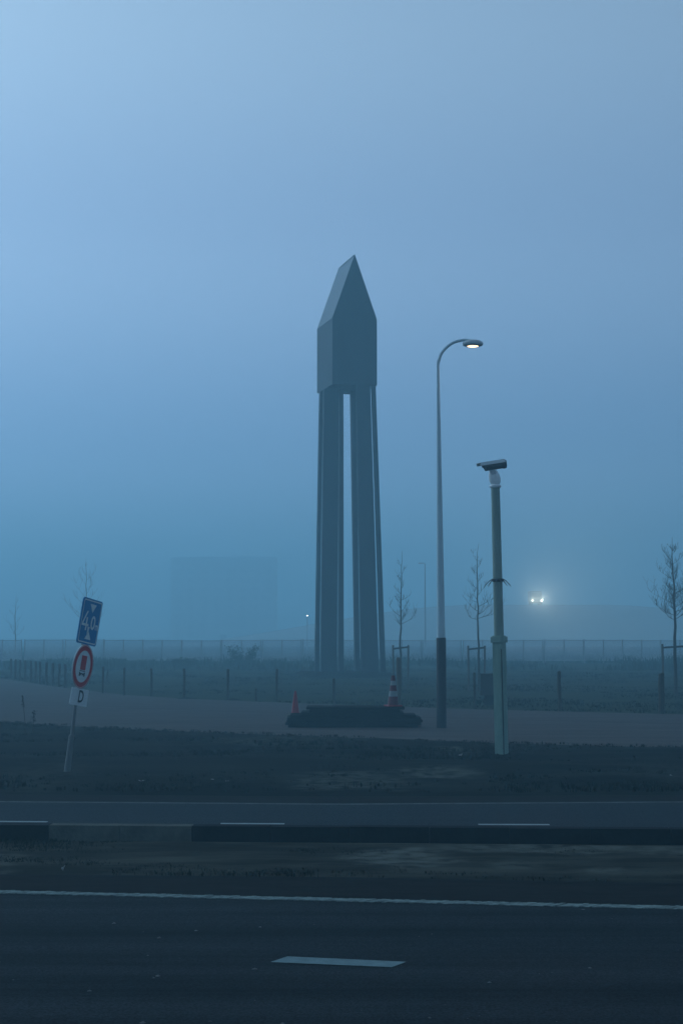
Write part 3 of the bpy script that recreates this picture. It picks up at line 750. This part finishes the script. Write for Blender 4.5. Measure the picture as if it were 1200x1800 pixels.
fence_post(486, 1233, 1176, 0.048, 'wooden post next to the plain red cone')
fence_post(587, 1240, 1193, 0.05, 'wooden post standing in line with the monument legs behind the mat pile')
fence_post(266, 1225, 1175, 0.05, 'third wooden post to the right of the leaning sign')
fence_post(218, 1223, 1174, 0.05, 'second wooden post to the right of the leaning sign')
fence_post(181, 1219, 1172, 0.05, 'first wooden post to the right of the leaning sign')
fence_post(187, 1196, 1176, 0.05, 'crooked wooden post close behind the first one beside the sign', R(10))
fence_post(700.5, 1242, 1156, 0.085, 'thick wooden post beside the banded cone', R(0.5), 'wood_pale')
fence_post(834, 1246, 1182, 0.045, 'slim wooden post beside the grey cabinet')
fence_post(983, 1250, 1180, 0.062, 'lone wooden post in the open field below the headlights')
fence_post(1162, 1255, 1183, 0.095, 'thick wooden post in front of the staked tree at the picture edge')
for k, (px, by) in enumerate(((115, 1209), (104, 1207.5), (93, 1205.5), (82, 1204), (71, 1202), (63, 1200.5), (55, 1199), (45, 1197), (36, 1195.5), (28, 1194), (20, 1192.5))):
    w_ = ['first', 'second', 'third', 'fourth', 'fifth', 'sixth', 'seventh', 'eighth', 'ninth', 'tenth', 'eleventh'][k]
    fence_post(px, by, 1115 + (by - 1115) * 0.56, 0.062, w_ + ' misty post counting left from the leaning sign')

# dark mounds that imitate the shade at the foot of two posts
for px, py, wv in ((327, 1229, 0.45), (410, 1231, 0.4)):
    g = G(px, py); rn = random.Random(px); mb = MB(); n = 14
    rim = [(g.x + wv * math.cos(2 * math.pi * k / n) * rn.uniform(.8, 1.1), g.y + wv * 0.8 * math.sin(2 * math.pi * k / n) * rn.uniform(.8, 1.1), 0.013) for k in range(n)]
    mb.add(rim + [(g.x, g.y, 0.09)], [(k, (k + 1) % n, n) for k in range(n)], True)
    o = mb.build('foot_shade', M['verge']); tag(o, 'low dark mound imitating shade at the foot of the ' + ('fourth post right of the sign' if px == 327 else 'post before the short stub'), 'earth heap')

# ------------------------------------------------------------------ utility cabinet
def cabinet():
    b = G(858, 1239); root = empty('utility_cabinet', b, R(-6)); tag(root, 'dark grey utility box on a narrower plinth behind the camera pole', 'cabinet')
    z0, z1 = (P(858, 1222, b.y) - b).z, (P(858, 1185, b.y) - b).z
    MB().box((0.03, 0, z0 / 2 - 0.02), (0.36, 0.3, z0 + 0.04)).build('plinth', M['cabinet_ped'], root)
    bd = MB().box((-0.03, 0, (z0 + z1) / 2), (0.50, 0.36, z1 - z0)).build('housing', M['cabinet'], root, bevel=0.012)
    MB().box((-0.03, -0.186, (z0 + z1) / 2), (0.44, 0.01, (z1 - z0) * 0.86)).build('door', M['cabinet'], bd)
    MB().box((-0.03, 0, z1 + 0.012), (0.54, 0.40, 0.024)).build('lid', M['cabinet_ped'], bd)
cabinet()

# ------------------------------------------------------------------ young trees with their stakes
def young_tree(px, base_py, top_py, fork_py, label, seed, dens=1.0, spread=1.0, tr=0.055, lean=0.0, span=0.45):
    b = G(px, base_py); D = b.y; rn = random.Random(seed)
    root = empty('young_tree', b); tag(root, label, 'tree', 'young bare trees along the path')
    h = (P(px, top_py, D) - b).z; hf = (P(px, fork_py, D) - b).z
    n = 16; pts = []; rad = []
    for i in range(n + 1):
        t = i / n
        wob = 0.05 * math.sin(t * 5 + seed) * t + (rn.uniform(-0.03, 0.03) if i > 3 else 0)
        pts.append(Vector((lean * h * t + wob, rn.uniform(-0.02, 0.02) * t, h * t - 0.1 * (1 - t))))
        rad.append(max(0.004, tr * (1 - t) ** 0.75 if t > 0.05 else tr * 1.3))
    MB().tube(pts, rad, 8).build('trunk', M['bark'], root)
    mb = MB()
    def limb(p, d, ln, r, lvl):
        m = 6; q = [p]; dd = d.copy()
        for i in range(m):
            dd = (dd + Vector((rn.uniform(-.25, .25), rn.uniform(-.25, .25), 0.09 + rn.uniform(-.12, .16)))).normalized()
            q.append(q[-1] + dd * ln / m)
        mb.tube(q, [max(0.0022, r * (1 - 0.85 * i / m)) for i in range(m + 1)], 5 if lvl == 0 else 4, cap=False)
        if lvl < 2:
            for _ in range(int((9 if lvl == 0 else 3) * dens)):
                k = rn.randint(1, m); base = q[k]; td = (q[k] - q[k - 1]).normalized()
                side = Vector((rn.uniform(-1, 1), rn.uniform(-1, 1), rn.uniform(0.1, 0.9))).normalized()
                limb(base, (td * 0.6 + side * 0.8).normalized(), ln * rn.uniform(0.3, 0.55), r * 0.55, lvl + 1)
    nb_ = int(19 * dens)
    for i in range(nb_):
        t = hf / h + (0.93 - hf / h) * (i / nb_) ** 1.5 + rn.uniform(-0.01, 0.01)
        k = min(n - 1, int(t * n)); f = t * n - k
        p = pts[k].lerp(pts[k + 1], f)
        an = i * 2.4 + rn.uniform(-.4, .4)
        fall = (1 - (t - hf / h) / (1 - hf / h))
        d = Vector((math.cos(an), math.sin(an), 0.12 + 0.75 * (1 - fall) + rn.uniform(-.15, .2))).normalized()
        limb(p, d, spread * (0.25 + 1.0 * fall ** 1.2) * rn.uniform(0.6, 1.1), 0.0035 + 0.0085 * fall, 0)
    mb.build('crown', M['twig'], root)
def tree_stakes(px, base_py, xl, xr, top_py, label, bar_py):
    b = G(px, base_py); D = b.y; root = empty('tree_stake_frame', b + Vector((0, -0.12, 0))); tag(root, label, 'tree stakes', 'stake frames beside the young trees')
    for x in (xl, xr):
        p = P(x, top_py, D - 0.12); o = MB().tube([(0, 0, -0.2), (0, 0, p.z - 0.03), (0, 0, p.z)], [0.05, 0.046, 0.036], 10).build('stake', M['wood_pale'], root)
        o.location = (p.x - b.x, 0, 0); o.rotation_euler = (0.01, random.uniform(-0.012, 0.012), 0)
    a, c = P(xl, bar_py + 2, D - 0.12), P(xr, bar_py - 1, D - 0.12)
    MB().hexa([(a.x - b.x, -0.052, a.z - .05), (c.x - b.x, -0.052, c.z - .05), (c.x - b.x, -0.044, c.z - .05), (a.x - b.x, -0.044, a.z - .05)],
              [(a.x - b.x, -0.052, a.z + .03), (c.x - b.x, -0.052, c.z + .03), (c.x - b.x, -0.044, c.z + .03), (a.x - b.x, -0.044, a.z + .03)]).build('strap', M['strap'], root)
random.seed(8)
young_tree(704.5, 1208, 968, 1096, 'slim bare young tree between the monument and the street lamp', 3, 0.8, 0.75, 0.06)
tree_stakes(704.5, 1208, 691, 716.5, 1134, 'two wooden stakes strapped to the young tree beside the monument', 1138)
young_tree(841, 1215, 955, 1088, 'bare young tree between the street lamp and the camera pole', 14, 0.8, 1.0, 0.06)
tree_stakes(841, 1215, 823, 851, 1135, 'two wooden stakes strapped to the young tree behind the grey cabinet', 1139)
young_tree(1187, 1222, 944, 1086, 'densely twigged bare young tree at the picture edge by the thick post', 31, 1.35, 1.15, 0.085, -0.006)
tree_stakes(1187, 1222, 1164, 1212, 1132, 'two wooden stakes strapped to the densely twigged young tree', 1136)
young_tree(151, 1176, 980, 1095, 'faint bare young tree rising behind the blue height sign', 44, 0.85, 1.7, 0.06)
young_tree(27, 1160, 1045, 1115, 'faint bare young tree in the mist near the picture edge by the misty posts', 52, 0.6, 1.3, 0.07)

# ------------------------------------------------------------------ site fence in the mist
def fence_panel(loc, w, h, label):
    root = empty('site_fence', loc); tag(root, label, 'fence', 'site fence panels across the misty field')
    for x in (0.04, w / 2, w - 0.04):
        MB().tube([(x, 0, 0.02), (x, 0, h + 0.05)], 0.045, 6).build('post', M['fence_metal'], root)
    MB().tube([(0, 0, h - 0.04), (w, 0, h - 0.04)], 0.035, 6).build('top_rail', M['fence_metal'], root)
    MB().tube([(0, 0, 0.2), (w, 0, 0.2)], 0.035, 6).build('bottom_rail', M['fence_metal'], root)
    mb = MB(); k = 0.10
    while k < w - 0.08:
        mb.box((k, 0.01, h / 2 + 0.07), (0.04, 0.02, h - 0.32)); k += 0.085
    mb.build('mesh_infill', M['mesh_pale'], root)['kind'] = 'stuff'
    MB().box((0.02, 0, 0.06), (0.22, 0.5, 0.12)).build('foot', M['concrete'], root, bevel=0.02)
Df = 150.0
x = P(-30, 1125, Df).x; k = 0
names = 'first second third fourth fifth sixth seventh eighth ninth tenth eleventh twelfth thirteenth fourteenth fifteenth sixteenth seventeenth eighteenth nineteenth twentieth'.split()
while x < P(1230, 1125, Df).x:
    fence_panel(Vector((x, Df + 1.2 * math.sin(k * 0.8), 0)), 3.46, 2.0 + 0.03 * math.sin(k), names[k] + ' panel of the pale misty site fence counting from the side of the sign')
    x += 3.5; k += 1

def shrub(px, base_py, h, w, label, seed, nleaf=1600):
    b = G(px, base_py); rn = random.Random(seed); root = empty('shrub', b); tag(root, label, 'shrub', 'low shrubs in the misty field')
    st = MB(); lf = MB(); tips = []
    for i in range(16):
        a = rn.uniform(0, 6.283); ln = rn.uniform(0.5, 1.0); q = [Vector((rn.uniform(-.15, .15), rn.uniform(-.15, .15), -0.05))]
        d = Vector((math.cos(a) * w / h * ln, math.sin(a) * w / h * ln * 0.7, 1)).normalized()
        for j in range(5):
            d = (d + Vector((rn.uniform(-.2, .2), rn.uniform(-.2, .2), .05))).normalized(); q.append(q[-1] + d * h * ln / 4.2)
        st.tube(q, [0.03, .025, .02, .014, .009, .004], 5, cap=False); tips += q[1:]
    for _ in range(nleaf):
        c = rn.choice(tips) + Vector((rn.gauss(0, .16), rn.gauss(0, .16), rn.gauss(0, .14)))
        if c.z < 0.02: c.z = rn.uniform(0.02, 0.3)
        e1 = Vector((rn.gauss(0, 1), rn.gauss(0, 1), rn.gauss(0, 1))).normalized(); e2 = e1.orthogonal().normalized(); s_ = rn.uniform(0.05, 0.10)
        lf.add([c - e1 * s_, c + e2 * s_ * .5, c + e1 * s_, c - e2 * s_ * .5], [(0, 1, 2, 3)])
    st.build('stems', M['twig'], root); lf.build('foliage', M['leaf'], root)
shrub(428, 1172, 1.6, 1.9, 'dark rounded shrub in front of the misty fence', 1)
shrub(320, 1176, 1.0, 2.4, 'low wide shrub behind the fourth post beside the sign', 3)
ug = []
rn = random.Random(77)
for _ in range(5200):
    y = rn.uniform(118, 175); x = rn.uniform(-0.22, 0.22) * y
    nse = noise.fractal(Vector((x * 0.08, y * 0.05, 31.0)), 1.0, 2.0, 4)
    if nse < -0.05: continue
    ug.append((x, y, 0.0, 0.45 + 1.0 * nse * rn.uniform(.4, 1)))
tag(blades('undergrowth', ug, M['leaf'], rn, 0.03, 0.5, 5, 0.35), 'tangled undergrowth along the misty fence', 'undergrowth', kind='stuff')

# ------------------------------------------------------------------ embankment with the oncoming car
DC = 385.0
ZR = P(943, 1057, DC).z - 0.95
def dyke():
    mb = MB(); nx, vs, fs = 120, [], []
    cx = P(943, 1057, DC).x; sec = ((-34, 0), (-22, .42), (-12, .85), (-8, 1), (8, 1), (12, .85), (22, .42), (34, 0)); cols = len(sec)
    for i in range(nx + 1):
        x = -320 + 640 * i / nx
        g = max(0.0, 1 - max(0.0, abs(x - cx) - 14) / 75); g = g * g * (3 - 2 * g)
        for y_, f in sec:
            j = 0 if abs(y_) < 9 else 1
            nz_ = noise.noise(Vector((x * .07, y_ * .1, 5.0)))
            vs.append((x, DC + y_, ZR * g * f - 0.02 + j * nz_ * 0.5 * (f > 0)))
    for i in range(nx):
        for k in range(cols - 1):
            a_ = i * cols + k; fs.append((a_, a_ + cols, a_ + cols + 1, a_ + 1))
    mb.add(vs, fs, True).build('road_embankment', M['sand'])['kind'] = 'structure'
    rv = []
    for i in range(nx + 1):
        for k, d in ((3, 1.0), (4, -1.0)):
            v = vs[i * cols + k]; rv.append((v[0], v[1] + d, v[2] + 0.05))
    MB().add(rv, [(2 * i, 2 * i + 2, 2 * i + 3, 2 * i + 1) for i in range(nx)]).build('raised_road', M['asphalt_far'])['kind'] = 'structure'
dyke()
def lorry():
    c = P(943, 1057, DC - 7.6)
    root = empty('oncoming_lorry', Vector((c.x, DC - 4.5, ZR + 0.04))); tag(root, 'lorry with both headlights on coming through the mist', 'lorry')
    # cab section (y, z): the nose looks at the viewer
    prof = [(-3.0, 0.35), (-3.05, 1.05), (-2.95, 1.5), (-2.7, 2.75), (-1.3, 2.85), (-1.2, 0.45)]
    n = len(prof); vs = []
    for sx in (-1.2, 1.2):
        for y, z in prof: vs.append((sx * (0.93 if z > 2 else 1.0), y, z))
    fs = [tuple(range(n)), tuple(range(2 * n - 1, n - 1, -1))] + [(i, n + i, n + (i + 1) % n, (i + 1) % n) for i in range(n)]
    MB().add(vs, fs).build('cab', M['car_paint'], root, bevel=0.06)
    MB().add([(-1.0, -2.955, 1.56), (1.0, -2.955, 1.56), (0.98, -2.735, 2.6), (-0.98, -2.735, 2.6)], [(0, 1, 2, 3)]).build('windscreen', M['glass'], root)
    MB().box((0, 1.5, 1.95), (2.45, 5.2, 2.3)).build('cargo_box', M['car_paint'], root, bevel=0.04)
    MB().box((0, 0.6, 0.62), (1.0, 6.0, 0.25)).build('chassis', M['tyre'], root)
    MB().box((0, -3.06, 0.5), (2.3, 0.14, 0.3)).build('bumper', M['tyre'], root, bevel=0.04)
    for sx in (-1.0, 1.0):
        for y in (-2.2, 2.4):
            w_ = MB().tube([(sx - 0.14, y, 0.5), (sx + 0.14, y, 0.5)], 0.48, 18).build('wheel', M['tyre'], root)
            q = 0.141 if sx > 0 else -0.141
            MB().tube([(sx + q, y, 0.5), (sx + q * 1.08, y, 0.5)], 0.28, 14).build('rim', M['galv'], w_)
    for sx in (-1.02, 1.02):
        MB().tube([(sx, -3.02, 0.91), (sx, -3.10, 0.91)], 0.13, 16).build('headlight', M['headlight'], root)
        ld = bpy.data.lights.new('headlight_beam', 'SPOT'); ld.energy = 45000.0; ld.color = (1.0, 0.62, 0.44); ld.spot_size = R(50); ld.spot_blend = 1.0; ld.shadow_soft_size = 0.0
        lo = bpy.data.objects.new('headlight_beam', ld); C.objects.link(lo); lo.parent = root; lo.location = (sx, -3.3, 0.91); lo.rotation_euler = (R(-94), 0, 0)
lorry()

# ------------------------------------------------------------------ big block dissolving in the fog
def far_block():
    DB = 600.0; a, c = P(300, 1110, DB), P(485, 1110, DB); h = P(390, 980, DB).z; w = c.x - a.x
    root = empty('apartment_block', Vector(((a.x + c.x) / 2, DB, 0))); tag(root, 'large pale block of flats barely visible in the fog beside the monument', 'building')
    MB().box((0, 7, h / 2 - 0.3), (w, 14, h - 0.6)).build('wall', M['facade'], root)
    MB().box((0, 7, h - 0.25), (w + 0.2, 14.2, 0.9)).build('roof_edge', M['facade'], root)
    MB().box((w * 0.25, 8, h + 0.65), (5, 4, 0.9)).build('stair_head', M['facade'], root)
    wm = MB().box((0, 0, 0), (1.8, 0.12, 1.5))
    w0 = None
    for r_ in range(8):
        for c_ in range(8):
            if w0 is None: w0 = o = wm.build('window', M['pane_far'], root)
            else: o = w0.copy(); C.objects.link(o); o.parent = root
            o.location = (-w / 2 + w * (c_ + 0.5) / 8, -0.03, 2.2 + r_ * (h - 4) / 8)
    MB().box((0, -0.06, 1.2), (2.4, 0.2, 2.4)).build('door', M['glass'], root)
far_block()

# ------------------------------------------------------------------ weeds and litter
def weed(px, base_py, top_py, head_py, label, seed, r=0.012):
    b = G(px, base_py); rn = random.Random(seed); h = (P(px, top_py, b.y) - b).z; hz = (P(px, head_py, b.y) - b).z
    root = empty('weed_stalk', b); tag(root, label, 'weed')
    bend = rn.uniform(-0.12, 0.05)
    MB().tube([(0, 0, -.05), (bend * .3, 0, h * .4), (bend * .7, 0.02, h * .75), (bend, 0.02, h)], [0.008, .007, .006, .003], 6).build('stem', M['twig'], root)
    mb = MB()
    for _ in range(60):
        t = rn.uniform(hz / h, 1.0); c = Vector((bend * t + rn.gauss(0, r * 1.6), rn.gauss(0, r), h * t)); s_ = rn.uniform(.012, .025)
        mb.add([c + Vector((0, 0, -s_)), c + Vector((s_ * .5, 0, 0)), c + Vector((0, 0, s_)), c + Vector((-s_ * .5, s_ * .3, 0))], [(0, 1, 2, 3)])
    mb.build('seed_head', M['twig'], root)
weed(46, 1300, 1222, 1242, 'thin bent weed stalk on the verge edge near the leaning sign', 1, 0.008)
weed(57, 1300, 1249, 1270, 'short weed with a thick dark seed head beside the thin bent stalk', 2, 0.018)
weed(258, 1328, 1288, 1292, 'single straight dark stick standing on the verge', 3, 0.004)
weed(462, 1338, 1312, 1318, 'low dark stick on the verge below the stub post', 6, 0.004)
for px, py, s_, lb in ((372, 1381, 0.10, 'pale scrap of litter on the verge beyond the long dash'), (248, 1383, 0.09, 'pale scrap of litter on the verge to the right of the sign post'),
                       (400, 1383, 0.05, 'tiny white scrap next to the larger litter on the verge'), (1180, 1374, 0.11, 'white scrap of litter on the verge at the picture edge'),
                       (808, 1334, 0.10, 'white scrap of litter near the foot of the camera pole'), (690, 1248, 0.12, 'pale scrap on the path behind the banded cone'),
                       (111, 1540, 0.035, 'small white scrap at the gutter below the pale kerb blocks')):
    s_ *= 0.6; g = G(px, py); rn = random.Random(px); n = 7
    vs = [(math.cos(2 * math.pi * k / n) * s_ * rn.uniform(.6, 1.2), math.sin(2 * math.pi * k / n) * s_ * rn.uniform(.6, 1.2), 0.04 + rn.uniform(0, .05)) for k in range(n)]
    vs += [(x * .9, y * .9, z - 0.012) for x, y, z in vs]
    o = MB().add(vs + [(0, 0, 0.12 * s_ / 0.1)], [(k, (k + 1) % n, 2 * n) for k in range(n)] + [(k + n, (k + 1) % n + n, (k + 1) % n, k) for k in range(n)]).build('litter_scrap', M['litter'])
    o.location = (g.x, g.y, 0.03); tag(o, lb, 'litter', 'scraps of litter on the verges')

# ------------------------------------------------------------------ the fog itself
fog = MB().box((0, 600, 16.5), (3000, 1760, 35.0)).build('haze', None); fog['kind'] = 'stuff'
fm = bpy.data.materials.new('haze'); fm.use_nodes = True; nt = fm.node_tree; nt.nodes.clear()
pv = nt.nodes.new('ShaderNodeVolumePrincipled'); mo = nt.nodes.new('ShaderNodeOutputMaterial')
pv.inputs['Color'].default_value = (0.46, 0.815, 0.955, 1); pv.inputs['Density'].default_value = 0.0042; pv.inputs['Anisotropy'].default_value = 0.4
nt.links.new(pv.outputs[0], mo.inputs['Volume']); fog.data.materials.append(fm)
tag(fog, 'cold blue morning fog over the whole place', 'haze')
